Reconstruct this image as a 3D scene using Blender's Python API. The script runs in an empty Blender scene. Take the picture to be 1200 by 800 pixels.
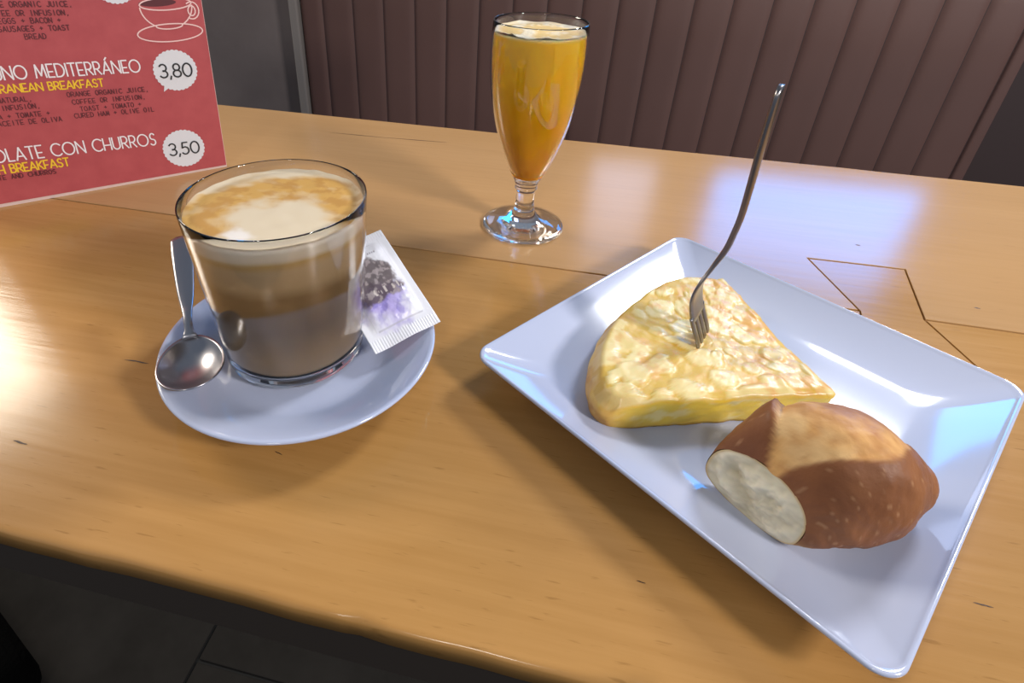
import bpy, bmesh, math, random
from mathutils import Vector, Matrix, noise
random.seed(7)
scene = bpy.context.scene
C = scene.collection
TZ = 0.74                      # height of the table top above the floor
R = math.radians

# ---------------------------------------------------------------- camera
cam = bpy.data.cameras.new('camera')
cam_o = bpy.data.objects.new('camera', cam); C.objects.link(cam_o)
r_, u_, f_ = Vector((.9765, .2137, .0268)), Vector((-.1329, .5002, .8556)), Vector((-.1694, .8391, -.5169))
m = Matrix((r_, u_, -f_)).transposed().to_4x4()
m.translation = Vector((0, 0, TZ + .24678))
cam_o.matrix_world = m
cam.sensor_width = 36; cam.sensor_fit = 'HORIZONTAL'
cam.lens = 675.23 / 1200 * 36
cam.shift_x = .0493; cam.shift_y = -.0944
cam.clip_start = .01
scene.camera = cam_o

# ---------------------------------------------------------------- world, lights, exposure
w = bpy.data.worlds.new('world'); scene.world = w; w.use_nodes = True
w.node_tree.nodes['Background'].inputs[0].default_value = (.66, .79, 1.0, 1)
w.node_tree.nodes['Background'].inputs[1].default_value = .25

def area(name, loc, target, sx, sy, power, col):
    l = bpy.data.lights.new(name, 'AREA'); l.shape = 'RECTANGLE'; l.size = sx; l.size_y = sy
    l.energy = power; l.color = col
    o = bpy.data.objects.new(name, l); C.objects.link(o); o.location = loc
    o.rotation_euler = (Vector(target) - Vector(loc)).to_track_quat('-Z', 'Y').to_euler()
    return o
area('ceiling_or_fill_light', (.85, 1.33, TZ + 1.15), (.05, .25, TZ), .34, .28, 18.0, (.93, .95, 1.0))
area('ceiling_or_fill_light', (-2.3, 1.0, TZ + 1.25), (-.15, .3, TZ), .9, .7, 42.0, (1.0, .90, .76))  # added warm fill to brighten the left of the table
area('ceiling_or_fill_light', (1.35, -.35, TZ + 1.0), (-.1, .5, TZ), .26, .26, 23.0, (1.0, .95, .93))  # added fill from the right front for the menu and glasses
area('ceiling_or_fill_light', (-.1, -1.6, TZ + 1.3), (0, .3, TZ), .25, .25, 8.0, (1.0, .94, .88))  # added weak fill from the camera side for faces turned that way
scene.cycles.max_bounces = 24; scene.cycles.transmission_bounces = 24; scene.cycles.glossy_bounces = 8

vs = scene.view_settings
vs.view_transform = 'Standard'; vs.look = 'None'; vs.exposure = 0.12; vs.gamma = 1.0; vs.use_curve_mapping = False

# ---------------------------------------------------------------- material helpers
def mat(name, col=(.5, .5, .5), rough=.5, metal=0, **kw):
    mt = bpy.data.materials.new(name); mt.use_nodes = True
    b = mt.node_tree.nodes['Principled BSDF']
    b.inputs['Base Color'].default_value = (*col, 1)
    b.inputs['Roughness'].default_value = rough
    b.inputs['Metallic'].default_value = metal
    for k, v in kw.items():
        b.inputs[k.replace('_', ' ')].default_value = v
    return mt
def N(mt, t, **kw):
    n = mt.node_tree.nodes.new(t)
    for k, v in kw.items(): setattr(n, k, v)
    return n
def L(mt, a, b): mt.node_tree.links.new(a, b)
def bsdf(mt): return mt.node_tree.nodes['Principled BSDF']
def coords(mt, scale, rot=(0, 0, 0), kind='Object'):
    tc = N(mt, 'ShaderNodeTexCoord'); mp = N(mt, 'ShaderNodeMapping')
    mp.inputs['Scale'].default_value = scale; mp.inputs['Rotation'].default_value = rot
    L(mt, tc.outputs[kind], mp.inputs['Vector']); return mp.outputs['Vector']
def noise_tex(mt, vec, scale, detail=4, rough=.55, dist=0):
    n = N(mt, 'ShaderNodeTexNoise'); n.inputs['Scale'].default_value = scale
    n.inputs['Detail'].default_value = detail; n.inputs['Roughness'].default_value = rough
    n.inputs['Distortion'].default_value = dist
    L(mt, vec, n.inputs['Vector']); return n.outputs['Fac']
def ramp(mt, fac, stops):
    n = N(mt, 'ShaderNodeValToRGB'); cr = n.color_ramp
    while len(cr.elements) < len(stops): cr.elements.new(.5)
    for e, (p, c) in zip(cr.elements, stops):
        e.position = p; e.color = (*c, 1) if len(c) == 3 else c
    L(mt, fac, n.inputs['Fac']); return n.outputs['Color']
def mix(mt, fac, a, b, mode='MIX'):
    n = N(mt, 'ShaderNodeMix', data_type='RGBA', blend_type=mode)
    for s, v in ((n.inputs['Factor'], fac), (n.inputs['A'], a), (n.inputs['B'], b)):
        if hasattr(v, 'is_linked'): L(mt, v, s)
        elif isinstance(v, (int, float)): s.default_value = v
        else: s.default_value = (*v, 1)
    return n.outputs['Result']
def bump(mt, h, strength, dist=.001):
    n = N(mt, 'ShaderNodeBump'); n.inputs['Strength'].default_value = strength
    n.inputs['Distance'].default_value = dist
    L(mt, h, n.inputs['Height']); L(mt, n.outputs['Normal'], bsdf(mt).inputs['Normal'])
def vcol(mt, name='tint'):
    a = N(mt, 'ShaderNodeAttribute'); a.attribute_name = name
    L(mt, a.outputs['Color'], bsdf(mt).inputs['Base Color']); return a.outputs['Color']

# wood of the table
def wood(name, seed=0, dark=1.0, pale=0.0):
    mt = mat(name, rough=.36)
    v1 = coords(mt, (1.6, 26, 26), (0, 0, R(1.2 + seed))); v2 = coords(mt, (9, 190, 60), (0, 0, R(.8 + seed)))
    v3 = coords(mt, (3.2, 4.2, 4)); v4 = coords(mt, (62, 560, 100), (0, 0, R(1)))
    big = noise_tex(mt, v1, 1.0, 5, .6, .6); fine = noise_tex(mt, v2, 1.0, 4, .6)
    blot = noise_tex(mt, v3, 1.0, 3); pore = noise_tex(mt, v4, 1.0, 2)
    c1 = ramp(mt, big, [(.28, (.37*dark, .185*dark, .050*dark)), (.5, (.415*dark, .212*dark, .060*dark)), (.74, (.455*dark, .242*dark, .076*dark))])
    c2 = mix(mt, .30, c1, ramp(mt, fine, [(.35, (.345*dark, .172*dark, .048*dark)), (.65, (.475*dark, .255*dark, .085*dark))]))
    c3 = mix(mt, ramp(mt, blot, [(.42, (0, 0, 0)), (.72, (.35, .35, .35))]), c2, (.48*dark, .275*dark, .120*dark))
    c4 = mix(mt, ramp(mt, pore, [(.65, (0, 0, 0)), (.74, (.5, .5, .5))]), c3, (.24*dark, .115*dark, .03*dark))
    if pale: c4 = mix(mt, pale, c4, (.46, .29, .155))
    L(mt, c4, bsdf(mt).inputs['Base Color'])
    rr = N(mt, 'ShaderNodeMapRange'); rr.inputs['To Min'].default_value = .14; rr.inputs['To Max'].default_value = .21
    L(mt, fine, rr.inputs['Value']); L(mt, rr.outputs['Result'], bsdf(mt).inputs['Roughness'])
    bsdf(mt).inputs['Specular IOR Level'].default_value = .36
    bump(mt, mix(mt, .5, fine, big), .12, .0012)
    return mt
M = {}
M['wood'] = wood('varnished_beech'); M['wood_back'] = wood('varnished_beech_back_sheen', 2.0, 1.0, .38); M['wood_key'] = wood('varnished_beech_key', -9.0, .97)  # back plank's colour mixed paler to imitate grazing sheen
M['dark_wood'] = mat('dark_wood_and_edge_shade', (.022, .016, .012), .6)
M['mark'] = mat('dark_grain_mark', (.055, .025, .010), .6)
M['porcelain'] = mat('white_porcelain', (.445, .485, .625), .10, Coat_Weight=.35, Coat_Roughness=.05)
M['glass'] = mat('clear_glass', (1, 1, 1), 0.0, Transmission_Weight=1.0, IOR=1.45)
M['steel'] = mat('brushed_steel', (.40, .39, .41), .27, 1.0)
M['fork_steel'] = mat('dull_steel', (.25, .235, .235), .30, 1.0)

# ---------------------------------------------------------------- geometry helpers
def obj(name, verts, faces, material, parent=None, smooth=False, tint=None, loc=None):
    me = bpy.data.meshes.new(name); me.from_pydata([tuple(v) for v in verts], [], faces); me.update()
    if material: me.materials.append(material)
    if smooth: me.polygons.foreach_set('use_smooth', [True] * len(me.polygons))
    if tint is not None:
        a = me.color_attributes.new('tint', 'FLOAT_COLOR', 'POINT')
        a.data.foreach_set('color', [x for c in tint for x in (c[0], c[1], c[2], 1.0)])
    o = bpy.data.objects.new(name, me); C.objects.link(o)
    if parent: o.parent = parent
    if loc: o.location = loc
    return o
def fixn(o):
    bm = bmesh.new(); bm.from_mesh(o.data); bmesh.ops.recalc_face_normals(bm, faces=bm.faces); bm.to_mesh(o.data); bm.free(); return o
def thing(name, label, cat, loc=(0, 0, 0), rotz=0, group=None):
    o = bpy.data.objects.new(name, None); C.objects.link(o); o.empty_display_size = .02
    o.location = loc; o.rotation_euler = (0, 0, rotz); o['label'] = label; o['category'] = cat
    if group: o['group'] = group
    return o
def struct(o, label=None):
    o['kind'] = 'structure'
    if label: o['label'] = label
    return o
def box(name, a, b, material, parent=None, bev=0, seg=2):
    (x0, y0, z0), (x1, y1, z1) = a, b
    v = [(x0,y0,z0),(x1,y0,z0),(x1,y1,z0),(x0,y1,z0),(x0,y0,z1),(x1,y0,z1),(x1,y1,z1),(x0,y1,z1)]
    o = obj(name, v, [(3,2,1,0),(4,5,6,7),(0,1,5,4),(1,2,6,5),(2,3,7,6),(3,0,4,7)], material, parent)
    if bev:
        md = o.modifiers.new('bevel', 'BEVEL'); md.width = bev; md.segments = seg
    return o
def prism(name, poly, z0, z1, material, parent=None, bev=0):
    n = len(poly)
    v = [(x, y, z0) for x, y in poly] + [(x, y, z1) for x, y in poly]
    f = [tuple(range(n))[::-1], tuple(range(n, 2*n))] + [(i, (i+1) % n, n + (i+1) % n, n + i) for i in range(n)]
    o = obj(name, v, f, material, parent); fixn(o)
    if bev:
        md = o.modifiers.new('bevel', 'BEVEL'); md.width = bev; md.segments = 2; md.limit_method = 'ANGLE'
    return o
def lathe(name, prof, material, parent=None, seg=96, tint=None, closed=False):
    v, f, t = [], [], []
    rows = []
    for k, (r, z) in enumerate(prof):
        if r < 1e-6:
            rows.append([len(v)]); v.append((0, 0, z)); t.append(k)
        else:
            rows.append(list(range(len(v), len(v) + seg)))
            for i in range(seg):
                a = 2*math.pi*i/seg; v.append((r*math.cos(a), r*math.sin(a), z)); t.append(k)
    pairs = list(zip(rows, rows[1:])) + ([(rows[-1], rows[0])] if closed else [])
    for A, B in pairs:
        for i in range(seg):
            j = (i+1) % seg
            if len(A) == 1 and len(B) == 1: continue
            if len(A) == 1: f.append((A[0], B[j], B[i]))
            elif len(B) == 1: f.append((A[i], A[j], B[0]))
            else: f.append((A[i], A[j], B[j], B[i]))
    o = obj(name, v, f, material, parent, True, [tint(*q) for q in v] if tint else None)
    return fixn(o)
def cr(p, t):   # piecewise Catmull-Rom through (key, value) pairs
    ks = [k for k, _ in p]; vs_ = [v for _, v in p]
    if t <= ks[0]: return vs_[0]
    if t >= ks[-1]: return vs_[-1]
    i = max(k for k in range(len(ks)) if ks[k] <= t); i = min(i, len(ks)-2)
    h = ks[i+1]-ks[i]; u = (t-ks[i])/h
    def sl(j):
        if j == 0: return (vs_[1]-vs_[0])/(ks[1]-ks[0])
        if j == len(ks)-1: return (vs_[-1]-vs_[-2])/(ks[-1]-ks[-2])
        return (vs_[j+1]-vs_[j-1])/(ks[j+1]-ks[j-1])
    a, b = sl(i)*h, sl(i+1)*h
    return (2*u**3-3*u*u+1)*vs_[i]+(u**3-2*u*u+u)*a+(-2*u**3+3*u*u)*vs_[i+1]+(u**3-u*u)*b
def ss(a, b, x):
    t = min(1, max(0, (x-a)/(b-a))); return t*t*(3-2*t)
def lerp(a, b, t): return tuple(x+(y-x)*t for x, y in zip(a, b))
def nz(x, y, z=0): return noise.noise(Vector((x, y, z)))
def fbm(x, y, z=0, o=4): return noise.fractal(Vector((x, y, z)), .9, 2.1, o)

# ================================================================ THE SETTING
# floor of dark square tiles, staggered from column to column
tile_m = mat('dark_floor_tile', rough=.9, Specular_IOR_Level=.08)
tf = noise_tex(tile_m, coords(tile_m, (8, 8, 8)), 1.0, 6, .65)
L(tile_m, ramp(tile_m, tf, [(.3, (.014, .0125, .011)), (.7, (.022, .020, .018))]), bsdf(tile_m).inputs['Base Color'])
bump(tile_m, tf, .2, .002)
grout_m = mat('floor_grout', (.004, .004, .004), .9)
floor = struct(box('floor', (-2.6, -1.6, -.05), (3.4, 3.3, -.004), grout_m), 'dark tiled floor below the table')
tile_me = None
for ci in range(-5, 7):
    for ri in range(-4, 8):
        x0 = -.45 + (ci)*.45; y0 = .328 + ri*.45 - (.21 if ci % 2 else 0)
        if x0 < -2.5 or x0 > 2.9 or y0 < -1.6 or y0 > 2.8: continue
        if tile_me is None:
            t = box('floor_tile', (.002, .002, -.006), (.448, .448, 0), tile_m, floor, .0015); tile_me = t.data
        else:
            t = bpy.data.objects.new('floor_tile', tile_me); C.objects.link(t); t.parent = floor
            md = t.modifiers.new('bevel', 'BEVEL'); md.width = .0015; md.segments = 2
        t.location = (x0, y0, 0)

plaster = mat('warm_grey_plaster', rough=.85)
pf = noise_tex(plaster, coords(plaster, (5, 5, 5)), 1.0, 6, .6)
L(plaster, ramp(plaster, pf, [(.3, (.120, .098, .094)), (.7, (.170, .142, .136))]), bsdf(plaster).inputs['Base Color'])
bump(plaster, pf, .25, .003)
far_wall_m = mat('dim_back_wall_paint', (.50, .45, .46), .9)
wb = struct(box('wall_back', (-2.6, 3.25, 0), (3.4, 3.35, 2.75), far_wall_m), 'dim back wall of the bar')

# bright windows high on the back wall, seen only as reflections on the table and plate
frame_m = mat('dark_window_frame', (.03, .03, .03), .5)
def window(k, x0, x1, z0, z1, col, strength):
    pane_m = mat('daylit_pane', (0, 0, 0), .2)
    b = bsdf(pane_m); b.inputs['Emission Color'].default_value = (*col, 1); b.inputs['Emission Strength'].default_value = strength
    root = struct(bpy.data.objects.new('window_%d' % k, None), 'bright %s window high in the back wall' % ('narrow pale' if k == 1 else 'wide blue')); C.objects.link(root)
    root.location = (0, 3.25, TZ)
    obj('pane', [(x0,-.012,z0),(x1,-.012,z0),(x1,-.012,z1),(x0,-.012,z1)], [(0,1,2,3)], pane_m, root)
    for a, b_ in (((x0-.05,-.04,z0-.05),(x1+.05,-.001,z0)), ((x0-.05,-.04,z1),(x1+.05,-.001,z1+.05)),
                  ((x0-.05,-.04,z0),(x0,-.001,z1)), ((x1,-.04,z0),(x1+.05,-.001,z1))):
        box('window_frame', a, b_, frame_m, root)
window(1, .12, .48, .85, 1.75, (.55, .66, 1.0), 3.6)
window(2, .80, 1.85, .95, 1.75, (.02, .33, 1.0), 9.5)

# grey wall to the left of the booth
wl = struct(box('wall_left', (-2.6, 1.03, 0), (-.530, 1.20, TZ + .75), plaster), 'warm grey plastered wall beside the booth')

# ================================================================ BOOTH BENCH
leather = mat('brown_leatherette', rough=.62)
lf = noise_tex(leather, coords(leather, (220, 220, 220)), 1.0, 3); lb = noise_tex(leather, coords(leather, (3, 3, 3)), 1.0, 3)
L(leather, ramp(leather, lb, [(.3, (.098, .050, .042)), (.7, (.125, .064, .053))]), bsdf(leather).inputs['Base Color'])
bump(leather, lf, .15, .0006)
leather_dark = mat('dark_brown_leatherette', (.040, .024, .023), .6)
BY = 1.0
bench = thing('booth_bench', 'brown channel-tufted booth bench behind the table', 'bench', (0, BY, 0))
box('backing', (-.51, .012, .10), (.622, .09, TZ + .155), leather_dark, bench, .004)
def channel(x0, x1, zb, zt):
    v, f = [], []; n = 10; zs = [zb, zb+.01] + [zb+.01+(zt-zb-.03)*i/6 for i in range(1, 7)] + [zt-.008, zt-.002, zt]
    for z in zs:
        e = ss(0, .02, zt-z)*.8+.2
        for i in range(n+1):
            u = i/n; d = .0045*(max(0, 1-(2*u-1)**4))**.7
            v.append((x0+(x1-x0)*u, .012-d*e, z))
    for j in range(len(zs)-1):
        for i in range(n):
            a = j*(n+1)+i; f.append((a, a+1, a+n+2, a+n+1))
    return obj('channel', v, f, leather, bench, True)
bounds = [-.510, -.468] + [-.468+.0563*k for k in range(1, 20)] + [.622]
for a, b in zip(bounds, bounds[1:]): channel(a+.0006, b-.0006, .46, TZ+.158)
box('seat', (-.51, -.36, .30), (.622, .02, .45), leather, bench, .03, 4)
box('plinth', (-.49, -.30, 0), (.58, .05, .30), M['dark_wood'], bench)
trim_m = mat('grey_metal_trim', (.21, .19, .175), .45)
t1 = struct(box('trim_1', (-.5285, 1.0, 0), (-.5115, 1.028, TZ+.30), trim_m, None, .003), 'narrow grey upright trim between wall and booth')
bench2 = thing('booth_bench', 'darker brown booth bench end at the far right', 'bench', (0, 0, 0))
box('backrest', (.632, 1.08, .40), (1.7, 1.18, TZ+.17), leather_dark, bench2, .02, 3)
box('seat', (.632, .80, .30), (1.7, 1.10, .45), leather_dark, bench2, .03, 3)
box('plinth', (.63, .86, 0), (1.68, 1.10, .31), M['dark_wood'], bench2)

# ================================================================ TABLE
table = thing('table', 'varnished light wood plank table with a butterfly key in its seam', 'table', (0, 0, TZ))
XL, XR = -.80, .95
SEAM = .3847; g = .0010
key = [(.2001, .4524), (.2717, .4542), (.2569, SEAM), (.2735, .3130), (.1990, .3130), (.2163, SEAM)]
kc = (.2366, SEAM)
def grow(pts, d):
    return [(x + d*(1 if x > kc[0] else -1), y + d*((y > SEAM+.01) - (y < SEAM-.01))) for x, y in pts]
ko = grow(key, .0015)
def wav(x, s): return .0011*nz(x*9, s) + .0006*nz(x*37, s+5)
def seam_pts(xa, xb, s, side):
    n = max(2, int(abs(xb-xa)/.015)); return [(xa+(xb-xa)*i/n, SEAM + side*(g+.0003*abs(nz((xa+(xb-xa)*i/n)*40, s)))) for i in range(n+1)]
FE = .150
plank_a = seam_pts(XR, ko[2][0], 1, -1) + [ko[3], ko[4]] + seam_pts(ko[5][0], XL, 2, -1) + [(XL, FE), (XR, FE)]
plank_b = seam_pts(XL, ko[5][0], 3, 1) + [ko[0], ko[1]] + seam_pts(ko[2][0], XR, 4, 1) + \
    [(XR - (XR-XL)*i/40, .671 + wav(XR-(XR-XL)*i/40, 9)*1.6) for i in range(41)]
prism('plank', plank_a, -.012, 0, M['wood'], table)
prism('plank', plank_b, -.012, 0, M['wood_back'], table, .0004)
prism('butterfly_key', key, -.012, -.0001, M['wood_key'], table, .0003)
box('core_board', (XL+.005, .1105, -.042), (XR-.005, .655, -.0045), M['dark_wood'], table)  # shade on the front face is put in as dark brown colour
bpy.data.objects['core_board']['label'] = 'dark underside and front edge with its shade painted in'
# worn, hand-rounded front edge
v, f = [], []
NS = 260
for i in range(NS+1):
    x = XL+(XR-XL)*i/NS
    wob = .0007*nz(x*11, 3) + .0005*nz(x*40, 8)
    bite = .0055*math.exp(-((x-.048)/.014)**2) + .0025*math.exp(-((x+.058)/.006)**2) + .003*math.exp(-((x-.30)/.02)**2)
    rr = .0030 + .0012*nz(x*14, 21) + bite
    y0 = .1082 + wob + .35*bite
    pr = [(FE, 0), (y0+rr*1.5, 0), (y0+rr*1.25, -.00005)]
    for k in range(1, 7):
        a = math.pi/2*k/6; pr.append((y0+rr*1.15-rr*1.15*math.sin(a), -rr*.8+rr*.8*math.cos(a)))
    pr += [(y0+.0004, -.0135), (y0+.004, -.0145), (FE, -.0145)]
    v += [(x, y, z) for y, z in pr]
n = 12
for i in range(NS):
    for k in range(n-1):
        f.append((i*n+k, i*n+k+1, (i+1)*n+k+1, (i+1)*n+k))
e_o = obj('edge_strip', v, f, M['wood'], table, True); fixn(e_o)
def mark(x0, y0, x1, y1, w_):
    d = Vector((x1-x0, y1-y0)); p = Vector((-d.y, d.x)).normalized(); n_ = 8; vv = []
    for i in range(n_+1):
        t = i/n_; h = w_*(math.sin(math.pi*t)**.7)*(.7+.4*nz(t*5, x0*99)); c = Vector((x0, y0))+d*t+p*w_*.6*nz(t*3, y0*77)
        vv += [(c.x+p.x*h, c.y+p.y*h, .00012), (c.x-p.x*h, c.y-p.y*h, .00012)]
    obj('grain_mark', vv, [(2*i, 2*i+1, 2*i+3, 2*i+2) for i in range(n_)], M['mark'], table)
for a in [(-.2512,.2157,-.2339,.2162,.0007), (-.2636,.1498,-.2542,.1493,.0008), (.1878,.173,.1955,.1727,.0006), (.2465,.488,.2503,.4872,.0009),
          (.300,.4102,.3045,.4096,.0009), (-.2915,.6148,-.215,.617,.0007), (-.222,.617,-.1456,.6225,.0008), (-.13,.175,-.125,.174,.0004), (.05,.15,.054,.1497,.0004)]:
    mark(*a)
box('leg', (.31, .38, -TZ+.02), (.39, .46, -.042), M['dark_wood'], table, .004)
box('foot', (.16, .30, -TZ), (.54, .54, -TZ+.02), M['dark_wood'], table, .006)

# ================================================================ MENU CARD
red_m = mat('printed_red_card', rough=.55)
rf_ = noise_tex(red_m, coords(red_m, (60, 60, 60)), 1.0, 4)
L(red_m, ramp(red_m, rf_, [(.3, (.42, .068, .075)), (.7, (.48, .086, .092))]), bsdf(red_m).inputs['Base Color'])
core_m = mat('pale_card_core', (.72, .55, .50), .7)
ink_white = mat('white_ink', (.86, .80, .80), .6); ink_yellow = mat('yellow_ink', (.88, .55, .03), .6)
ink_maroon = mat('maroon_ink', (.105, .020, .026), .6); ink_black = mat('black_ink', (.02, .02, .022), .6)
ink_pink = mat('pale_pink_ink', (.86, .58, .54), .6); ink_grey = mat('badge_white', (.72, .72, .74), .6)
menu = thing('menu_card', 'red printed breakfast menu card standing on the table', 'menu', (-.3507, .4917, TZ), R(43.73))
SH = .0385; MH = .26; MW_ = .215
def card(name, pts, y0, y1, material):
    n = len(pts); v = [(x, y0, z) for x, z in pts] + [(x, y1, z) for x, z in pts]
    o = obj(name, v, [tuple(range(n)), tuple(range(n, 2*n))[::-1]] + [(i, i+n, (i+1) % n + n, (i+1) % n) for i in range(n)], material, menu)
    return fixn(o)
card('board', [(0, 0), (SH*MH, MH), (SH*MH-MW_, MH+.009), (-MW_, 0)], 0, .0035, core_m)
card('printed_face', [(-.0004, .0022), (SH*MH-.0004, MH-.001), (SH*MH-MW_+.001, MH+.008), (-MW_+.001, .0034)], -.0006, .0002, red_m)
card('back_panel', [(-.002, 0), (SH*MH-.002, MH-.001), (SH*MH-MW_+.002, MH+.008), (-MW_+.002, 0)], 0, .003, core_m)
bp = bpy.data.objects['back_panel']; bp.location = (-.006, .0045, 0); bp.rotation_euler = (0, 0, R(-22))

def arc(cx, cy, rx, ry, a0, a1, n=14):
    return [(cx+rx*math.cos(R(a0+(a1-a0)*i/n)), cy+ry*math.sin(R(a0+(a1-a0)*i/n))) for i in range(n+1)]
G = {
 'A': (.72, [[(0,0),(.36,1),(.72,0)], [(.11,.3),(.61,.3)]]),
 'B': (.55, [[(0,0),(0,1)], [(0,1),(.25,1)]+arc(.25,.77,.22,.23,90,-90)+[(0,.54)], [(.25,.54)]+arc(.28,.27,.27,.27,90,-90)+[(0,0)]]),
 'C': (.80, [arc(.48,.5,.48,.5,45,315,20)]),
 'D': (.70, [[(0,0),(0,1),(.22,1)]+arc(.22,.5,.48,.5,90,-90,18)+[(0,0)]]),
 'E': (.50, [[(.5,1),(0,1),(0,0),(.5,0)], [(0,.42),(.42,.42)]]),
 'F': (.48, [[(.48,1),(0,1),(0,0)], [(0,.42),(.40,.42)]]),
 'G': (.86, [arc(.48,.5,.48,.5,45,360,22)+[(.52,.5)]]),
 'H': (.64, [[(0,0),(0,1)], [(.64,0),(.64,1)], [(0,.42),(.64,.42)]]),
 'I': (.02, [[(.01,0),(.01,1)]]),
 'J': (.42, [[(.42,1),(.42,.25)]+arc(.2,.22,.22,.22,0,-170)]),
 'K': (.58, [[(0,0),(0,1)], [(.56,1),(0,.42)], [(.14,.55),(.58,0)]]),
 'L': (.46, [[(0,1),(0,0),(.46,0)]]),
 'M': (.84, [[(0,0),(.10,1),(.42,.15),(.74,1),(.84,0)]]),
 'N': (.70, [[(0,0),(0,1),(.70,0),(.70,1)]]),
 'O': (.98, [arc(.49,.5,.49,.5,0,360,28)]),
 'P': (.52, [[(0,0),(0,1),(.25,1)]+arc(.25,.72,.27,.28,90,-90)+[(0,.44)]]),
 'R': (.56, [[(0,0),(0,1),(.25,1)]+arc(.25,.72,.27,.28,90,-90)+[(0,.44)], [(.22,.44),(.56,0)]]),
 'S': (.52, [arc(.27,.75,.22,.25,30,270,14)+arc(.25,.25,.25,.25,90,-150,14)]),
 'T': (.60, [[(0,1),(.60,1)], [(.30,1),(.30,0)]]),
 'U': (.62, [[(0,1),(0,.31)]+arc(.31,.31,.31,.31,180,360)+[(.62,1)]]),
 'V': (.68, [[(0,1),(.34,0),(.68,1)]]),
 'Y': (.62, [[(0,1),(.31,.45),(.62,1)], [(.31,.45),(.31,0)]]),
 'Z': (.58, [[(0,1),(.58,1),(0,0),(.58,0)]]),
 '+': (.50, [[(0,.5),(.5,.5)], [(.25,.25),(.25,.75)]]),
 ',': (.10, [[(.08,.08),(.0,-.16)]]),
 '0': (.66, [arc(.33,.5,.33,.5,0,360,26)]),
 '3': (.54, [arc(.25,.74,.25,.26,150,-90,14)+arc(.25,.26,.28,.26,90,-150,14)]),
 '5': (.54, [[(.48,1),(.10,1),(.05,.55)]+arc(.25,.31,.28,.31,125,-145,16)]),
 '8': (.56, [arc(.28,.75,.23,.25,-90,270,20), arc(.28,.26,.28,.26,90,450,20)]),
 ' ': (.34, []),
}
for k, b in (('Á', 'A'), ('Ó', 'O'), ('É', 'E')):
    wd, st = G[b]; G[k] = (wd, st+[[(wd/2-.02, 1.12), (wd/2+.14, 1.30)]])
def ribbon(lines, th, V, F):
    for pl in lines:
        for a, b in zip(pl, pl[1:]):
            dx, dy = b[0]-a[0], b[1]-a[1]; l_ = math.hypot(dx, dy)
            if l_ < 1e-9: continue
            ex, ey = dx/l_*th*.32, dy/l_*th*.32; px, py = -dy/l_*th/2, dx/l_*th/2; k = len(V)
            V += [(a[0]-ex+px, a[1]-ey+py), (a[0]-ex-px, a[1]-ey-py), (b[0]+ex-px, b[1]+ey-py), (b[0]+ex+px, b[1]+ey+py)]
            F.append((k, k+1, k+2, k+3))
def text_lines(s, h, width=None, mono=None, gap=.20):
    x = 0; out = []
    for ch in s:
        wd, st = G[ch]
        if mono:
            kx = min(1, mono*.72/max(wd, .05)); off = (mono-wd*kx)/2
            for pl in st: out.append([(x+off+px*kx, py) for px, py in pl])
            x += mono
        else:
            for pl in st: out.append([(x+px, py) for px, py in pl])
            x += wd+gap
    tot = x-(0 if mono else gap); sx = (width/tot) if width else h
    return [[(px*sx, py*h) for px, py in pl] for pl in out], tot*sx
TS = -.045          # printed lines fall slightly to the right
def put(name, lines, x0, z0, th, material, parent=None, y=-.0008):
    V, F = [], []; ribbon(lines, th, V, F)
    return obj(name, [(x0+a+SH*b, y-(i//4)*3e-6, z0+b+TS*a) for i, (a, b) in enumerate(V)], F, material, parent or menu)
def text_right(name, s, xr, zr, h, th, material, width=None, mono=None, gap=.20, sx=1):
    ln, tot = text_lines(s, h, width, mono, gap); tot *= sx; ln = [[(a*sx, b) for a, b in pl] for pl in ln]
    return put(name, ln, xr-tot, zr-TS*tot, th, material)
text_right('heading_text', 'DESAYUNO MEDITERRÁNEO', -.0565, .1040, .0106, .00118, ink_white, gap=.19, sx=.79)
text_right('subheading_text', 'MEDITERRANEAN BREAKFAST', -.0880, .0948, .0066, .00110, ink_yellow, gap=.17, sx=.93)
text_right('heading_text', 'CHOCOLATE CON CHURROS', -.0593, .0353, .0112, .00118, ink_white, gap=.19, sx=.79)
text_right('subheading_text', 'SPANISH BREAKFAST', -.1325, .0282, .0076, .00120, ink_yellow, gap=.17, sx=.86)
sm = .0045
for s, xr, zr in [('ORANGE ORGANIC JUICE,', -.0933, .1612), ('COFFEE OR INFUSION,', -.0971, .1548), ('EGGS + BACON +', -.1044, .1494), ('SAUSAGES + TOAST', -.1000, .1432), ('BREAD', -.1180, .1378),
                  ('ZUMO NATURAL,', -.1425, .0893), ('CAFÉ O INFUSIÓN,', -.1385, .0827), ('TOSTADA + TOMATE +', -.1335, .0755), ('ACEITE DE OLIVA', -.1265, .0692),
                  ('ORANGE ORGANIC JUICE,', -.0539, .0862), ('COFFEE OR INFUSION,', -.0580, .0796), ('TOAST + TOMATO +', -.0628, .0733), ('CURED HAM + OLIVE OIL', -.0535, .0672),
                  ('CHOCOLATE AND CHURROS', -.1440, .0232)]:
    text_right('small_text', s, xr, zr, .0040, .00062, ink_maroon, mono=.76)
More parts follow.
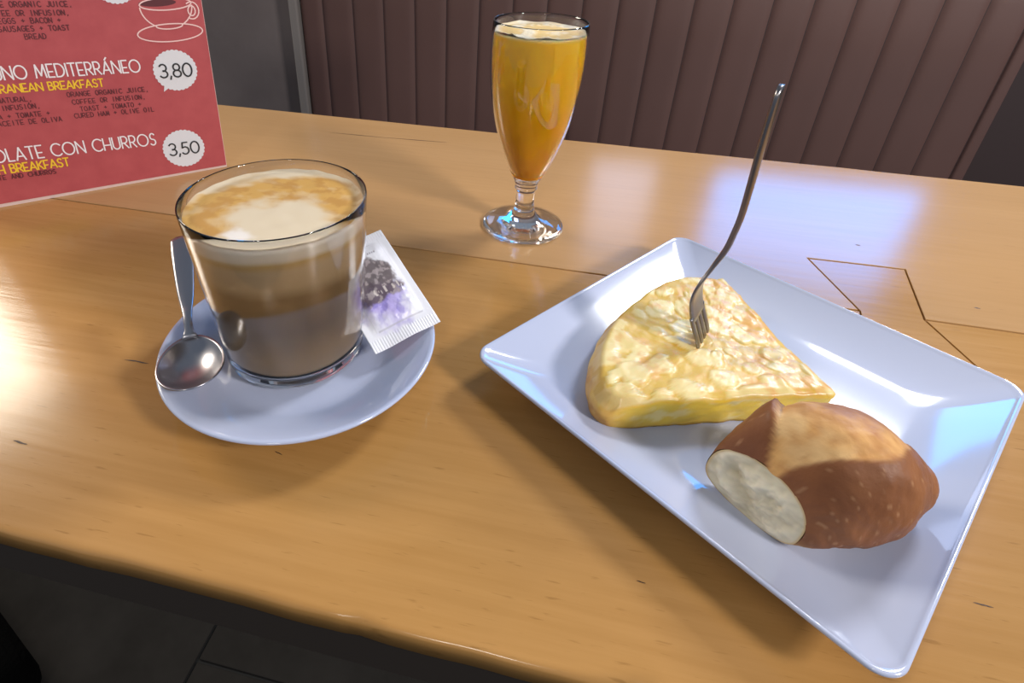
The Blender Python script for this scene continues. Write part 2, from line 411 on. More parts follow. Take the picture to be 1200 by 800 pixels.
def badge(cx, cz, rad, s=None):
    n_ = 30; pts = [(cx, cz)]
    for i in range(n_*6):
        a = 2*math.pi*i/(n_*6); r = rad*(.955+.045*abs(math.sin(a*n_/2))); pts.append((cx+r*math.cos(a)+SH*r*math.sin(a), cz+r*math.sin(a)+TS*r*math.cos(a)))
    o = obj('price_badge', [(x, -.0008, z) for x, z in pts], [(0, 1+i, 1+(i+1) % (n_*6)) for i in range(n_*6)], ink_grey, menu)
    if s:
        ln, tot = text_lines(s, .0118, None, None, .16); ln = [[(a*.98, b) for a, b in pl] for pl in ln]
        put('price_text', ln, cx-tot*.49, cz-.0058-TS*tot*-.49*-1, .00135, ink_black, o, -.0012)
badge(-.0280, .1020, .0187, '3,80'); badge(-.0362, .0270, .0190, '3,50'); badge(-.0600, .1790, .0180)
# line drawing of a coffee cup and saucer
cup = [arc(-.0300, .1605, .0208, .0050, 0, 360, 30), arc(-.0300, .1590, .0210, .0190, 182, 240, 10), arc(-.0300, .1590, .0210, .0190, 300, 358, 10),
       arc(-.0300, .1425, .0108, .0028, 175, 365, 12), arc(-.0300, .1365, .0268, .0075, 0, 360, 40),
       arc(-.0098, .1540, .0060, .0072, -125, 125, 14), arc(-.0098, .1538, .0030, .0042, 0, 360, 14)]
put('cup_drawing', [[(a, b-TS*a-.0013) for a, b in pl] for pl in cup], 0, 0, .00105, ink_pink)
cof = arc(-.0302, .1604, .0150, .0030, 0, 360, 24)
obj('cup_drawing_coffee', [(a, -.0007, b) for a, b in cof[:-1]], [tuple(range(24))], ink_maroon, menu)
obj('badge_tail', [(-.0400, -.00078, .0905), (-.0365, -.00078, .0870), (-.0418, -.00078, .0838)], [(0, 1, 2)], ink_grey, menu)

# ================================================================ SAUCER
sau = thing('saucer', 'round white porcelain saucer under the coffee glass', 'saucer', (-.1427, .2388, TZ))
top = [(0,.0072),(.020,.0072),(.040,.0073),(.0465,.0080),(.052,.0102),(.060,.0143),(.068,.0185),(.0745,.0215),(.0772,.0225)]
def zs(r): return cr(top, r)
prof = [(0, .0072)] + [(r, zs(r)) for r in [.01,.02,.03,.04,.043,.0465,.049,.052,.056,.060,.064,.068,.072,.0755]] + \
       [(.0775,.02245),(.0784,.0220),(.0786,.0213),(.0782,.0205),(.0770,.0197),(.070,.0158),(.060,.0105),(.050,.0058),(.0435,.0036),(.0425,.0008),(.0415,0),(.0395,0),(.0385,.0012),(.037,.0030),(.02,.0034),(0,.0034)]
lathe('saucer_dish', prof, M['porcelain'], sau)

# ================================================================ COFFEE GLASS
GZ = .0078
cg = thing('coffee_glass', 'clear straight glass of milky coffee with foam on the white saucer', 'glass', (-.1504, .2455, TZ+GZ))
H = .1030; rb, rt = .0400, .0480
def ro(z): return rb+(rt-rb)*(z/H)**.95
th = .0017
outer = [(0, 0), (.030, 0), (.0355, .0003), (.0382, .0014), (.0396, .0035)] + [(ro(z), z) for z in (.007,.012,.02,.03,.04,.05,.06,.07,.08,.09,.098)] + [(ro(.1020)-.0001, .1020), (ro(H)-.0003, .1028), (ro(H)-.0006, H)]
inner = [(ro(H)-.00095, .1028), (ro(.102)-.0011, .1018)] + [(ro(z)-th, z) for z in (.0985,.095,.085,.075,.065,.055,.045,.035,.025,.015,.011)] + [(.0365, .0076), (.033, .0058), (.025, .0053), (0, .0053)]
lathe('glass_wall', outer+inner, M['glass'], cg)
# layered coffee
coffee_m = mat('milky_coffee', rough=.5, Specular_IOR_Level=.2); vcol(coffee_m)
def coffee_tint(x, y, z):
    a = math.atan2(y, x); z = z + .0012*nz(math.cos(a)*2.5, math.sin(a)*2.5, z*30)
    st = [(.004, (.30, .185, .075)), (.026, (.28, .170, .065)), (.044, (.175, .105, .042)), (.058, (.170, .100, .038)), (.066, (.20, .120, .050)), (.0730, (.40, .275, .145)), (.083, (.46, .325, .18)), (.0870, (.48, .30, .10)), (.0895, (.70, .58, .42)), (.097, (.78, .69, .56))]
    for (z0, c0), (z1, c1) in zip(st, st[1:]):
        if z <= z1: return lerp(c0, c1, min(1, max(0, (z-z0)/(z1-z0))))
    return st[-1][1]
FZ = .0965
cp = [(0, .0056), (.025, .0056), (.0327, .0061), (.0362, .0079)] + [(ro(z)-th-.00012, z) for z in [.011+.0015*i for i in range(56)] if z < FZ-.001] + [(ro(FZ)-th-.00012, FZ-.0006), (ro(FZ)-th-.0006, FZ-.0002), (.035, FZ-.0004), (0, FZ-.0004)]
lathe('coffee', cp, coffee_m, cg, 96, coffee_tint)
# foam top
foam_m = mat('milk_foam', rough=.55, Specular_IOR_Level=.25); vcol(foam_m)
fv, ff, ft = [], [], []
NR, NA = 46, 128; RF = ro(FZ)-th-.0002
for i in range(NR+1):
    for j in range(NA):
        a = 2*math.pi*j/NA; q = i/NR; x, y = RF*q*math.cos(a), RF*q*math.sin(a)
        z = FZ + .0009*(1-q**3) + .0005*nz(x*120, y*120, 3) + .0050*ss(.92, 1, q)*(.15+.75*max(0, nz(math.cos(a)*2.1+3, math.sin(a)*2.1)))
        fv.append((x, y, z))
        # view-independent swirl: ochre crescent round the back and left, cream in the middle
        X, Y = x/RF, y/RF
        wx, wy = X+.22*fbm(X*1.7, Y*1.7, 1), Y+.22*fbm(X*1.7+7, Y*1.7, 2)
        rr = math.hypot(wx-.26, wy+.44); cres = ss(.42, .74, rr)*ss(1.46, 1.16, rr)*ss(-1.0, -.5, wy-.42*wx)
        cres *= .72+.75*max(0, .5+.9*fbm(X*3.3, Y*5.5, 4))
        cres = min(1, max(0, cres))
        deep = cres*ss(.1, .5, fbm(X*4+2, Y*7, 8)+.25*cres)
        edge = ss(.86, .97, q)
        c = lerp((.64, .53, .37), (.55, .315, .085), cres*(1-.75*edge*(wy > .1)))
        c = lerp(c, (.40, .19, .045), .55*deep)
        c = lerp(c, (.76, .71, .66), .8*ss(.26, .10, math.hypot(wx+.05, (wy+.74)*1.5)))
        ft.append(c)
for i in range(NR):
    for j in range(NA):
        k = (j+1) % NA
        if i == 0: ff.append((j, NA+j, NA+k)) if j % 1 == 0 else None
        else: ff.append((i*NA+j, (i+1)*NA+j, (i+1)*NA+k, i*NA+k))
fo = obj('milk_foam', fv, ff, foam_m, cg, True, ft)

# ================================================================ TEASPOON
sp = thing('teaspoon', 'small steel teaspoon lying on the saucer beside the coffee glass', 'spoon', (-.1880, .1992, TZ+.0045), math.atan2(.818, -.575)-math.pi/2)
# local +Y runs from the bowl along the handle
BL, BW, BD = .0235, .0170, .0078     # half length, half width, depth
bz = .0236
def bowl_pt(u, a, off):
    c, s = math.cos(a), math.sin(a)
    e = 1-.10*max(0, s)
    y = BL*u*s; x = BW*u*c*(1-.10*(s*u))
    z = bz-BD*(1-u**2.2)-off*(1 if u < 1 else 1)
    return (x, y, z-.0012*s*u)
bv, bf = [], []
NU, NB = 14, 56
for side, off in ((0, 0), (1, .0011)):
    for i in range(NU+1):
        for j in range(NB): bv.append(bowl_pt(max(1e-4, i/NU)*(1 if side == 0 else 1.012), 2*math.pi*j/NB, off))
S = (NU+1)*NB
for i in range(NU):
    for j in range(NB):
        k = (j+1) % NB
        bf.append((i*NB+j, (i+1)*NB+j, (i+1)*NB+k, i*NB+k)); bf.append((S+i*NB+j, S+i*NB+k, S+(i+1)*NB+k, S+(i+1)*NB+j))
for j in range(NB):
    k = (j+1) % NB; bf.append((NU*NB+j, S+NU*NB+j, S+NU*NB+k, NU*NB+k))
fixn(obj('bowl', bv, bf, M['steel'], sp, True))
def strip(name, path, wdir, material, parent, ncap=True):
    """path: (centre, width, thickness); swept rounded-rectangle bar"""
    v, f = [], []; K = 12
    for i, (P, wd, tk) in enumerate(path):
        A, B = path[max(0, i-1)][0], path[min(len(path)-1, i+1)][0]
        T = (B-A).normalized(); W = wdir if isinstance(wdir, Vector) else wdir(i)
        W = (W-T*W.dot(T)).normalized(); Nn = T.cross(W)
        for k in range(K):
            a = 2*math.pi*k/K; c, s = math.cos(a), math.sin(a)
            q = P + W*(wd/2*math.copysign(abs(c)**.55, c)) + Nn*(tk/2*math.copysign(abs(s)**.7, s)); v.append(tuple(q))
    for i in range(len(path)-1):
        for k in range(K):
            l_ = (k+1) % K; f.append((i*K+k, i*K+l_, (i+1)*K+l_, (i+1)*K+k))
    f.append(tuple(range(K))[::-1]); f.append(tuple(range((len(path)-1)*K, len(path)*K)))
    return fixn(obj(name, v, f, material, parent, True))
hz = [(.0205, .0232), (.026, .0252), (.032, .0275), (.045, .0300), (.06, .0335), (.078, .0382), (.090, .0412), (.103, .0440)]
hw = [(.0205, .0090), (.0245, .0056), (.030, .0048), (.040, .0062), (.055, .0098), (.075, .0122), (.099, .0132), (.1018, .0116), (.103, .0066)]
path = []
for i in range(41):
    y = .0205+(.103-.0205)*i/40; path.append((Vector((0, y, cr(hz, y))), cr(hw, y), .0026 if y < .04 else .0021))
strip('handle', path, Vector((1, 0, 0)), M['steel'], sp)

# ================================================================ SUGAR SACHET
B0, B1, T1 = Vector((-.0965, .2370, .0195)), Vector((-.0655, .2676, .0262)), Vector((-.1135, .3205, .0565))
eu = (B1-B0); ev = (T1-B1); lu, lv = eu.length, ev.length; eu.normalize(); ev = (ev-eu*ev.dot(eu)).normalized(); en = eu.cross(ev)
if en.z < 0: en = -en
sach = thing('sugar_sachet', 'white paper sugar sachet with dark and purple print leaning on the coffee glass', 'sachet', tuple(B0+Vector((0, 0, TZ))))
paper_m = mat('glossy_printed_paper', rough=.28, Specular_IOR_Level=.6); vcol(paper_m)
sv, sf, st = [], [], []; NU, NV = 90, 150
for j in range(NV+1):
    for i in range(NU+1):
        u, q = i/NU, j/NV
        pil = (ss(.08, .25, u)*ss(.08, .25, 1-u)*ss(.10, .24, q)*ss(.07, .2, 1-q))
        z = .0036*pil + .0007*pil*fbm(u*5, q*8, 3)
        if q < .10 or q > .93: z += .00022*math.sin(u*2*math.pi*26)
        z += .0007*nz(u*2.5, q*3, 9) - .0016*ss(.12, 0, q)*(.5+.5*math.sin(u*9))*.4
        p = eu*(u*lu) + ev*(q*lv) + en*z; sv.append(tuple(p))
        c = (.74, .74, .78)
        n1, n2 = fbm(u*4, q*6, 1), fbm(u*9, q*14, 5)
        dp = ss(.32, .12, math.hypot((u-.45)*.75, (q-.33)*1.25)+.10*n1)
        c = lerp(c, (.36, .28, .66), .8*dp); c = lerp(c, (.17, .13, .47), .55*dp*ss(.0, .35, n2+.1))
        dd = ss(.30, .22, math.hypot((u-.40)*.62, (q-.56)*1.35)+.11*n1+.04*n2)
        c = lerp(c, (.10, .07, .07), .92*dd)
        c = lerp(c, (.34, .29, .29), dd*ss(.05, .3, fbm(u*11, q*17, 12)))
        c = lerp(c, (.70, .42, .25), ss(.05, .03, math.hypot((u-.24), (q-.53)*1.6)))
        if abs(q-.145) < .005 and .18 < u < .86: c = lerp(c, (.40, .38, .42), .6)
        if (abs(u-.16) < .006 or abs(u-.87) < .006) and .14 < q < .93: c = lerp(c, (.50, .49, .52), .4)
        if abs(q-.80) < .011 and .30 < u < .72 and math.sin(u*190) > -.2: c = lerp(c, (.25, .23, .27), .8)
        if abs(q-.90) < .005 and .20 < u < .72: c = lerp(c, (.40, .38, .42), .7)
        if abs(q-.44) < .03 and .38 < u < .80 and nz(u*26, q*14, 3) > .12: c = lerp(c, (.80, .74, .66), .6)
        st.append(c)
for j in range(NV):
    for i in range(NU):
        a = j*(NU+1)+i; sf.append((a, a+1, a+NU+2, a+NU+1))
so = obj('paper', sv, sf, paper_m, sach, True, st)
md = so.modifiers.new('thickness', 'SOLIDIFY'); md.thickness = .0004; md.offset = -1

# ================================================================ JUICE GLASS
jg = thing('juice_glass', 'stemmed glass of orange juice standing near the back of the table', 'glass', (-.0360, .4471, TZ))
jo = [(.0114,.0459),(.0166,.0561),(.0213,.0674),(.0264,.0822),(.0303,.0964),(.0332,.1102),(.0352,.1236),(.0362,.1366),(.0364,.1480),(.0360,.1590),(.0353,.1680)]
jr = lambda z: cr([(b, a) for a, b in jo], z)
outer = [(0, .0012), (.012, .0010), (.030, .0002), (.0335, 0), (.0349, .0007), (.0352, .0017), (.0346, .0029), (.030, .0040), (.022, .0060), (.0155, .0088), (.0118, .0118), (.0094, .0148), (.0084, .0180), (.0079, .0240), (.0077, .0310), (.0077, .0345), (.0090, .0360), (.0096, .0372), (.0092, .0390), (.0097, .0415)] + \
        [(jr(z), z) for z in [.0459+.00475*i for i in range(26)]] + [(.0352, .1690), (.0350, .1705), (.0346, .1712)]
jt = .0016
inner = [(.0342, .1709), (.0340, .1698)] + [(jr(z)-jt, z) for z in [.1665-.00475*i for i in range(26) if .1665-.00475*i > .049]] + [(.0098, .0472), (.0068, .0443), (.0035, .0428), (0, .0424)]
lathe('glass_wall', outer+inner, M['glass'], jg)
juice_m = mat('orange_juice', rough=.35, Specular_IOR_Level=.2, Subsurface_Weight=.35, Subsurface_Scale=.006)
bsdf(juice_m).inputs['Subsurface Radius'].default_value = (1, .5, .08); vcol(juice_m)
JZ = .1640
def juice_tint(x, y, z):
    n_ = .5+.5*fbm(x*40, y*40, z*30)
    c = lerp((1.0, .40, .0), (1.0, .54, .0), ss(.05, .16, z)+.18*(n_-.5))
    return lerp(c, (.86, .70, .36), ss(JZ-.0022, JZ-.0008, z))
cp = [(0, .0426), (.0034, .0430), (.0066, .0445), (.0096, .0474)] + [(jr(z)-jt-.00012, z) for z in [.0495+.0031*i for i in range(60) if .0495+.0031*i < JZ-.004]] + \
     [(jr(JZ)-jt-.00012, JZ-.003), (jr(JZ)-jt-.00012, JZ-.0018), (jr(JZ)-jt-.0001, JZ), (jr(JZ)-jt-.0008, JZ-.0003), (.02, JZ-.0008), (0, JZ-.0008)]
lathe('juice', cp, juice_m, jg, 96, juice_tint)
fr_m = mat('juice_froth', rough=.25, Specular_IOR_Level=.6); vcol(fr_m)
fv, ff, ft = [], [], []; NR, NA = 30, 96; RJ = jr(JZ)-jt-.0002
for i in range(NR+1):
    for j in range(NA):
        a = 2*math.pi*j/NA; q = i/NR; x, y = RJ*q*math.cos(a), RJ*q*math.sin(a)
        d, _ = noise.voronoi(Vector((x*260, y*260, .3)))
        cl = ss(-.25, .35, fbm(x*55, y*55, 6))
        fv.append((x, y, JZ-.0004+cl*.0016*max(0, 1-d[0]*1.3)+.0016*ss(.90, 1, q)*ss(-.8, .6, nz(2*math.cos(a), 2*math.sin(a), 2))))
        ft.append(lerp((.80, .50, .10), (.86, .78, .60), max(.25, min(1, cl*.9+.7*ss(.75, .97, q)))))
for i in range(NR):
    for j in range(NA):
        k = (j+1) % NA; ff.append((i*NA+j, (i+1)*NA+j, (i+1)*NA+k, i*NA+k) if i else (j, NA+j, NA+k))
obj('froth', fv, ff, fr_m, jg, True, ft)

# ================================================================ SQUARE PLATE
PROT = R(-36.94)
plate = thing('square_plate', 'large square white porcelain plate with upturned rim', 'plate', (.1107, .2722, TZ), PROT)
HX, HY = .1086, .1100
def rsq(s, j, NA):
    """point j on a rounded square ring of scale s (straight runs and finely cut corners)"""
    rc = min(.0108/.11+.16*(1-s), .6); q, k = divmod(j, NA//4)
    NC_ = 22; NL = NA//4-NC_
    if k < NC_:
        a = math.pi/2*k/NC_; x, y = 1-rc+rc*math.cos(a), 1-rc+rc*math.sin(a)
    else:
        x, y = (1-rc)*(1-2*(k-NC_)/NL), 1
    for _ in range(q): x, y = -y, x
    return x*s, y*s
SF = .64
def zp(s):
    if s < SF: return .0085
    t = (s-SF)/(1-SF); return .0085+.0136*(t**1.55)
NA = 144
rows = [(s, zp(s)) for s in (.02,.2,.4,.56,.62,.66,.70,.74,.78,.82,.86,.90,.94,.965,.98)] + [(.991, .02205), (.998, .0217), (1.0, .0209), (.998, .0200), (.99, .0192), (.96, .0176), (.90, .0142), (.82, .0103), (.74, .0070), (.68, .0050), (.655, .0042), (.645, .0012), (.635, 0), (.60, 0), (.59, .0018), (.55, .0032), (.3, .0034), (.02, .0034)]
# denser angular sampling near the corners
v, f = [], []
for s, z in rows:
    for j in range(NA):
        x, y = rsq(s, j, NA); v.append((x*HX, y*HY, z))
for i in range(len(rows)-1):
    for j in range(NA):
        k = (j+1) % NA; f.append((i*NA+j, i*NA+k, (i+1)*NA+k, (i+1)*NA+j))
f.append(tuple(range(NA))); f.append(tuple(range((len(rows)-1)*NA, len(rows)*NA))[::-1])
fixn(obj('plate_dish', v, f, M['porcelain'], plate, True))

# ================================================================ TORTILLA SLICE
PZ = .0088
outl = [(.0290,.2270),(.0263,.2360),(.0255,.2480),(.0262,.2600),(.0299,.2770),(.0352,.2932),(.0430,.3078),(.0511,.3202),(.0600,.3335),(.0695,.3446),(.0765,.3505),(.0837,.3545),(.0910,.3572),(.0983,.3586),(.1060,.3580),(.1118,.3545),
        (.1194,.3365),(.1248,.3205),(.1302,.3048),(.1352,.2925),(.1405,.2804),(.1455,.2695),(.1508,.2583),(.1440,.2548),(.1290,.2506),(.1062,.2440),(.0850,.2372),(.0640,.2305),(.0431,.2236),(.0350,.2226)]
ctr = (.0930, .2830)
tort = thing('tortilla_slice', 'thick wedge of golden potato omelette on the square plate', 'omelette', (ctr[0], ctr[1], TZ))
no = len(outl); per = []
SUB = 10
for i in range(no):
    p0, p1, p2, p3 = (Vector(outl[(i+k) % no]) for k in (-1, 0, 1, 2))
    for k in range(SUB):
        t = k/SUB
        per.append(.5*((2*p1)+(p2-p0)*t+(2*p0-5*p1+4*p2-p3)*t*t+(-p0+3*p1-3*p2+p3)*t**3))
NP = len(per)
chunks = []
rnd = random.Random(5)
for _ in range(150):
    chunks.append((rnd.uniform(.02, .155), rnd.uniform(.215, .365), rnd.uniform(.0035, .0100), rnd.uniform(.5, 1.0), rnd.uniform(0, math.pi), rnd.uniform(.0003, .0011), rnd.random()))
def topz(x, y):
    z = .0294 + .0009*fbm(x*40, y*40, 2, 3) + .0004*fbm(x*160, y*160, 5, 3)
    best = 0; tone = .5
    for cx, cy, r, asp, an, h, tn in chunks:
        dx, dy = x-cx, y-cy
        if abs(dx) > r*1.3 or abs(dy) > r*1.3: continue
        a, b = dx*math.cos(an)+dy*math.sin(an), (-dx*math.sin(an)+dy*math.cos(an))/asp
        d = math.hypot(a, b)/r + .22*nz(x*170, y*170, tn*9)
        m_ = h*ss(1.0, .86, d)
        if m_ > best: best = m_; tone = tn
    return z+best, best, tone
pale, gold, deep, brown = (.78, .66, .33), (.63, .42, .085), (.62, .33, .02), (.43, .20, .04)
def edge_kind(i):   # 1 on the round outer border, 0 on the two cut sides
    return 1.0 if i < 14*SUB or i > 28*SUB else 0.0
ek = [edge_kind(i) for i in range(NP)]
ek = [sum(ek[(i+k) % NP] for k in range(-8, 9))/17 for i in range(NP)]
tv, tf_, tt = [], [], []
NQ = 44
for q in range(NQ+1):                       # top, from the centre out
    s = q/NQ
    for i in range(NP):
        p = per[i]; x, y = ctr[0]+(p.x-ctr[0])*s*.988, ctr[1]+(p.y-ctr[1])*s*.988
        z, b, tone = topz(x, y)
        z -= ss(.90, 1.0, s)*(.0010+.0062*ek[i]*ss(.93, 1, s))
        tv.append((x-ctr[0], y-ctr[1], z))
        n1 = fbm(x*60, y*60, 11); n2 = fbm(x*140, y*140, 13)
        c = lerp(gold, pale, ss(.0001, .0004, b)*(.35+.65*tone)); c = lerp(c, deep, .65*ss(.28, .62, n1)*(1-.6*ss(.0001, .0005, b)))
        back = ss(.055, .0, abs((x-.128)*.93+(y-.300)*.35))*.5
        c = lerp(c, (.66, .36, .10), min(.85, (.6+back)*ss(.15, .55, n2+.25*n1+back*.6)))
        c = lerp(c, (.62, .34, .07), .55*ek[i]*ss(.90, 1, s))
        tt.append(c)
prev = NQ*NP
for q in range(1, 13):                      # side wall
    t = q/12
    for i in range(NP):
        p = per[i]; d = Vector((p.x-ctr[0], p.y-ctr[1])); n_ = d.normalized()
        bul = ek[i]*(.0030*math.sin(math.pi*min(1, t*1.05))-.0010) + (1-ek[i])*(.0005*fbm(p.x*160, p.y*160, t*6)+.0006*(t < .2)-.0012*t)
        bul += .0009*nz(p.x*110, p.y*110, t*4)
        x, y = p.x+n_.x*bul, p.y+n_.y*bul
        zt = tv[prev+i][2]; z = zt+(PZ-zt)*t
        tv.append((x-ctr[0], y-ctr[1], z))
        n1 = fbm(p.x*90, p.y*90, t*3+4)
        cut = lerp((.82, .58, .06), (.76, .54, .08), t); cut = lerp(cut, (.85, .74, .36), .7*ss(.0, .5, n1)); cut = lerp(cut, (.60, .36, .05), ss(.86, 1, t)); cut = lerp(cut, (.70, .42, .03), ss(.22, .05, t)*.7)
        out = lerp((.66, .38, .08), brown, ss(.1, .9, t+.5*n1)); out = lerp(out, (.78, .56, .15), .6*ss(.1, .5, fbm(p.x*50, p.y*50, 30+t)))
        tt.append(lerp(cut, out, ek[i]))
tot_r = NQ+13
for q in range(tot_r-1):
    for i in range(NP):
        k = (i+1) % NP
        if q == 0: tf_.append((i, NP+i, NP+k))
        else: tf_.append((q*NP+i, (q+1)*NP+i, (q+1)*NP+k, q*NP+k))
tf_.append(tuple(range((tot_r-1)*NP, tot_r*NP))[::-1])
tort_m = mat('potato_omelette', rough=.40, Specular_IOR_Level=.4, Subsurface_Weight=.15, Subsurface_Scale=.004, Coat_Weight=.10, Coat_Roughness=.12); vcol(tort_m)
bump(tort_m, noise_tex(tort_m, coords(tort_m, (420, 420, 420)), 1.0, 4), .25, .0006)
fixn(obj('omelette_body', tv, tf_, tort_m, tort, True, tt))

# ================================================================ FORK
fb = Vector((.0870, .2850, .0))
nb, qv = Vector((.2922, .9564, 0)), Vector((.9564, -.2922, 0))
fork = thing('fork', 'steel fork standing upright with its tines stuck in the omelette', 'fork', (fb.x, fb.y, TZ+.022))
fp = [(.0200,.0022),(.0300,.0010),(.0340,-.0004),(.0458,-.0058),(.0567,-.0090),(.0656,-.0088),(.0783,-.0050),(.0903,-.0014),(.1010,.0000),(.1114,.0008),(.1303,.0006),(.1458,.0002),(.1586,.0002),(.1765,.0004),(.1780,.0004)]
wv = (nb*math.cos(R(7))+qv*math.sin(R(7)))
def fpt(z, side=0): return qv*cr(fp, z)+Vector((0, 0, z-.022))+wv*side
fw = [(.0450,.0215),(.0500,.0222),(.0560,.0225),(.0600,.0222),(.0650,.0200),(.0700,.0165),(.0760,.0105),(.0820,.0070),(.0900,.0056),(.1050,.0060),(.1250,.0088),(.1500,.0120),(.1680,.0132),(.1745,.0122),(.1770,.0090),(.1780,.0050)]
fork_path = [(fpt(z), cr(fw, z), .0022+.0010*ss(.07, .09, z)-.0004*ss(.15, .178, z)) for z in [.0450+.133*i/70 for i in range(71)]]
strip('handle', fork_path, wv, M['fork_steel'], fork)
for k in range(4):
    sd = (-.0094+.00627*k)
    tp = []
    for i in range(20):
        z = .0480-(.0480-.0215)*i/19; wd = .0046 if i < 13 else .0046-(.0034)*((i-13)/6)
        tp.append((fpt(z, sd*(1-.06*i/19)), wd, .0018-.0006*i/19))
    strip('tine', tp, wv, M['fork_steel'], fork)

# ================================================================ BREAD ROLL
ang = R(13); Ax, Pp = Vector((math.cos(ang), math.sin(ang), 0)), Vector((-math.sin(ang), math.cos(ang), 0))
O = Vector((.0995, .1835, 0))
bread = thing('bread_roll', 'crusty brown bread roll with a pale cut face on the square plate', 'bread', (O.x, O.y, TZ))
crust_m = mat('baked_crust', rough=.55, Specular_IOR_Level=.4); vcol(crust_m)
bump(crust_m, noise_tex(crust_m, coords(crust_m, (300, 300, 300)), 1.0, 5), .35, .0009)
LB = .0765
wS = [(0,.0195),(.06,.0225),(.15,.0252),(.32,.0272),(.5,.0264),(.66,.0222),(.80,.0160),(.90,.0105),(.965,.0062),(1,.0030)]
hS = [(0,.0300),(.05,.0415),(.12,.0505),(.22,.0570),(.34,.0600),(.5,.0575),(.66,.0485),(.80,.0355),(.90,.0245),(.965,.0165),(1,.0100)]
zS = [(0,.0090),(.45,.0095),(.70,.0120),(.84,.0165),(1,.0230)]
cS = [(0,.0045),(.15,.0042),(.4,.0055),(.8,.0045),(1,.0030)]
def bread_pt(s, a, shrink=1.0):
    wq, h, z0 = cr(wS, s)*shrink, cr(hS, s), cr(zS, s)
    c, n_ = math.cos(a), math.sin(a)
    lat = wq*math.copysign(abs(c)**(.88 if n_ > 0 else .88+.25*min(1, s*6)), c)
    zz = .40+(.60*(n_**.92) if n_ > 0 else -.40*((-n_)**(.55+.25*min(1, s*6))))
    zz = .5+(zz-.5)*shrink
    z = z0+h*zz
    along = LB*s - .62*lat*(1-s)**1.6 + .004*(zz-.5)*(1-s)
    return along, lat+cr(cS, s), z
def slash(s, a):
    """0 outside, 1 inside the pale split of the crust; a in degrees, 90 = top, 180 = far, 0 ... the near side is 180..270 mirrored"""
    d = math.degrees(a) % 360
    # near flank sits at d = 180 -> convert so that 0 = top, + towards the camera side
    t = d-90
    if t > 180: t -= 360
    wob = 5*nz(s*6, t*.05, 2)
    lo = -4-190*s-.4*wob; hi = cr([(0, 14), (.2, 30), (.45, 34), (.7, 8), (.9, -40)], s)+wob
    return ss(lo, lo+5, t)*ss(hi, hi-7, t)*ss(.90, .80, s), t, lo
NSb, NAb = 90, 120
bv, bf, bt = [], [], []
for i in range(NSb+1):
    s = i/NSb
    for j in range(NAb):
        a = 2*math.pi*j/NAb
        # j angle: cos>0 -> far side (+Pp), cos<0 -> near side; mirrored so slash() sees near as positive
        al, la, z = bread_pt(s, a)
        sl, t, lo = slash(s, a)
        d3 = Vector((0, la/.029, (z-.030)/.024)); d3 = d3.normalized() if d3.length > 0 else d3
        bulge = .0010*fbm(al*70, la*70, z*70, 3) + .0003*fbm(al*260, la*260, z*260, 3)
        bulge -= .0011*sl
        lip = .0034*ss(lo-38, lo-2, t)*ss(lo+3, lo-1, t)*ss(.0, .06, s)*ss(.5, .3, s)
        bulge += lip
        if z < .012: bulge *= .1
        p = Ax*(al - lip*.3)+Pp*(la+d3.y*bulge)+Vector((0, 0, z+d3.z*bulge))
        bv.append(tuple(p))
        n1 = fbm(al*45, la*45, z*45, 4); n2 = fbm(al*160, la*160, z*160, 3)
        dark = lerp((.17, .058, .020), (.26, .098, .032), .5+.6*n1)
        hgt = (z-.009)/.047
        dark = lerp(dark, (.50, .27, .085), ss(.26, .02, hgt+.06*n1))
        lightc = lerp((.66, .36, .12), (.48, .22, .065), .5+.9*n2); lightc = lerp(lightc, (.78, .52, .24), .8*ss(.33, .15, s)*ss(-.3, .3, n1))
        cen = ss(.42, .10, math.hypot((s-.46)/.75, (t+14)/80)); lightc = lerp(lightc, (.30, .125, .058), .85*cen*ss(-.35, .15, n1+.2))
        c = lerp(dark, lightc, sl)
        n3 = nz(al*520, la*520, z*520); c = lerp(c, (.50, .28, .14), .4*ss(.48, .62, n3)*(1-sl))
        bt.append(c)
for i in range(NSb):
    for j in range(NAb):
        k = (j+1) % NAb; bf.append((i*NAb+j, i*NAb+k, (i+1)*NAb+k, (i+1)*NAb+j))
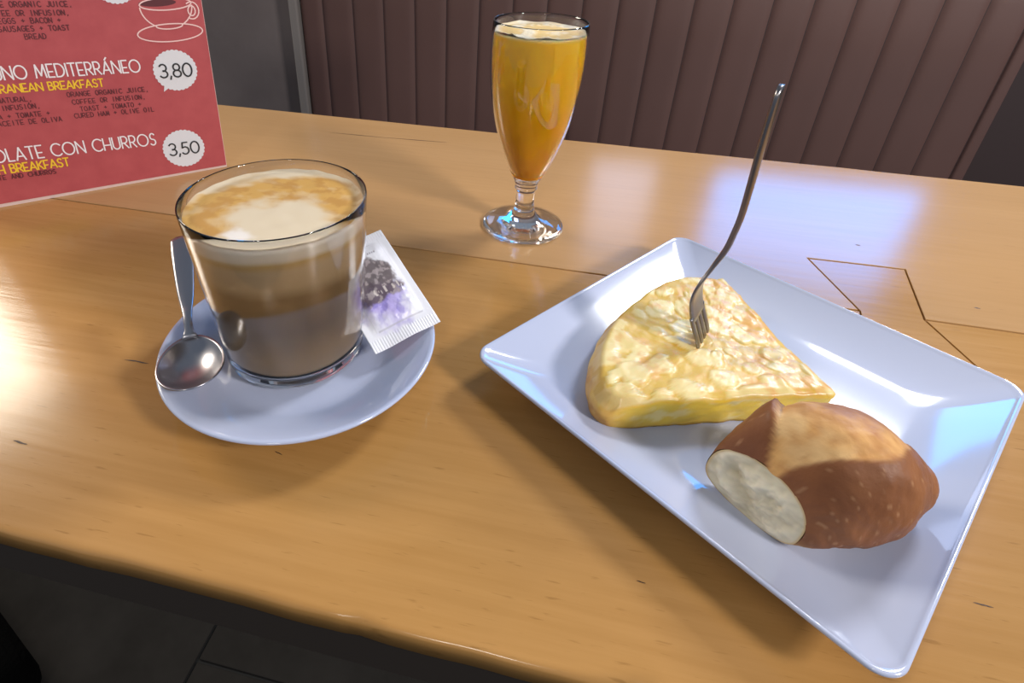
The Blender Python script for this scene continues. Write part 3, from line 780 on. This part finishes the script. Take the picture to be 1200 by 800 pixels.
bf.append(tuple(range(NSb*NAb, (NSb+1)*NAb)))
fixn(obj('crust', bv, bf, crust_m, bread, True, bt))
crumb_m = mat('bread_crumb', rough=.9, Subsurface_Weight=.1, Subsurface_Scale=.003); vcol(crumb_m)
cv, cf, ct = [], [], []; NC = 34
for i in range(NC+1):
    q = i/NC
    for j in range(NAb):
        a = 2*math.pi*j/NAb; al, la, z = bread_pt(0, a)
        la2, z2 = la*q, .0205+(z-.0205)*q; al2 = -.62*(la2-cr(cS, 0)*q)+.004*((z2-.009)/.0285-.5)
        h = fbm(la2*110, z2*110, 3, 4); d, _ = noise.voronoi(Vector((la2*190, z2*190, .7)))
        hol = ss(.22, .05, d[0])*ss(0, .25, nz(la2*60, z2*60, 8))
        al2 += .0020*h*ss(1, .85, q) + .0022*hol*ss(1, .8, q) + .0016*ss(1, .6, q)*0
        p = Ax*al2+Pp*(la2+.0)+Vector((0, 0, z2)); cv.append(tuple(p))
        c = lerp((.74, .67, .50), (.50, .43, .29), .5+.9*h); c = lerp(c, (.38, .32, .22), .6*hol); c = lerp(c, (.52, .33, .13), ss(.93, 1, q)*.85); ct.append(c)
for i in range(NC):
    for j in range(NAb):
        k = (j+1) % NAb; cf.append((i*NAb+j, (i+1)*NAb+j, (i+1)*NAb+k, i*NAb+k) if i else (j, NAb+j, NAb+k))
fixn(obj('crumb', cv, cf, crumb_m, bread, True, ct))

# ================================================================ BAG ON THE FLOOR
bag_m = mat('black_woven_fabric', (.001, .001, .001), .95, Specular_IOR_Level=.05)
bump(bag_m, noise_tex(bag_m, coords(bag_m, (160, 160, 160)), 1.0, 3), .8, .004)
bag = thing('bag', 'black fabric bag lying on the dark floor at lower left', 'bag', (-.845, .195, 0), R(-22))
bb = box('bag_body', (-.20, -.16, 0), (.185, .135, .10), bag_m, bag, .03, 4)
strap_pts = [(Vector((-.10+.20*i/20, 0, .098+.05*math.sin(math.pi*i/20))), .03, .004) for i in range(21)]
strip('strap', strap_pts, Vector((0, 1, 0)), bag_m, bag)
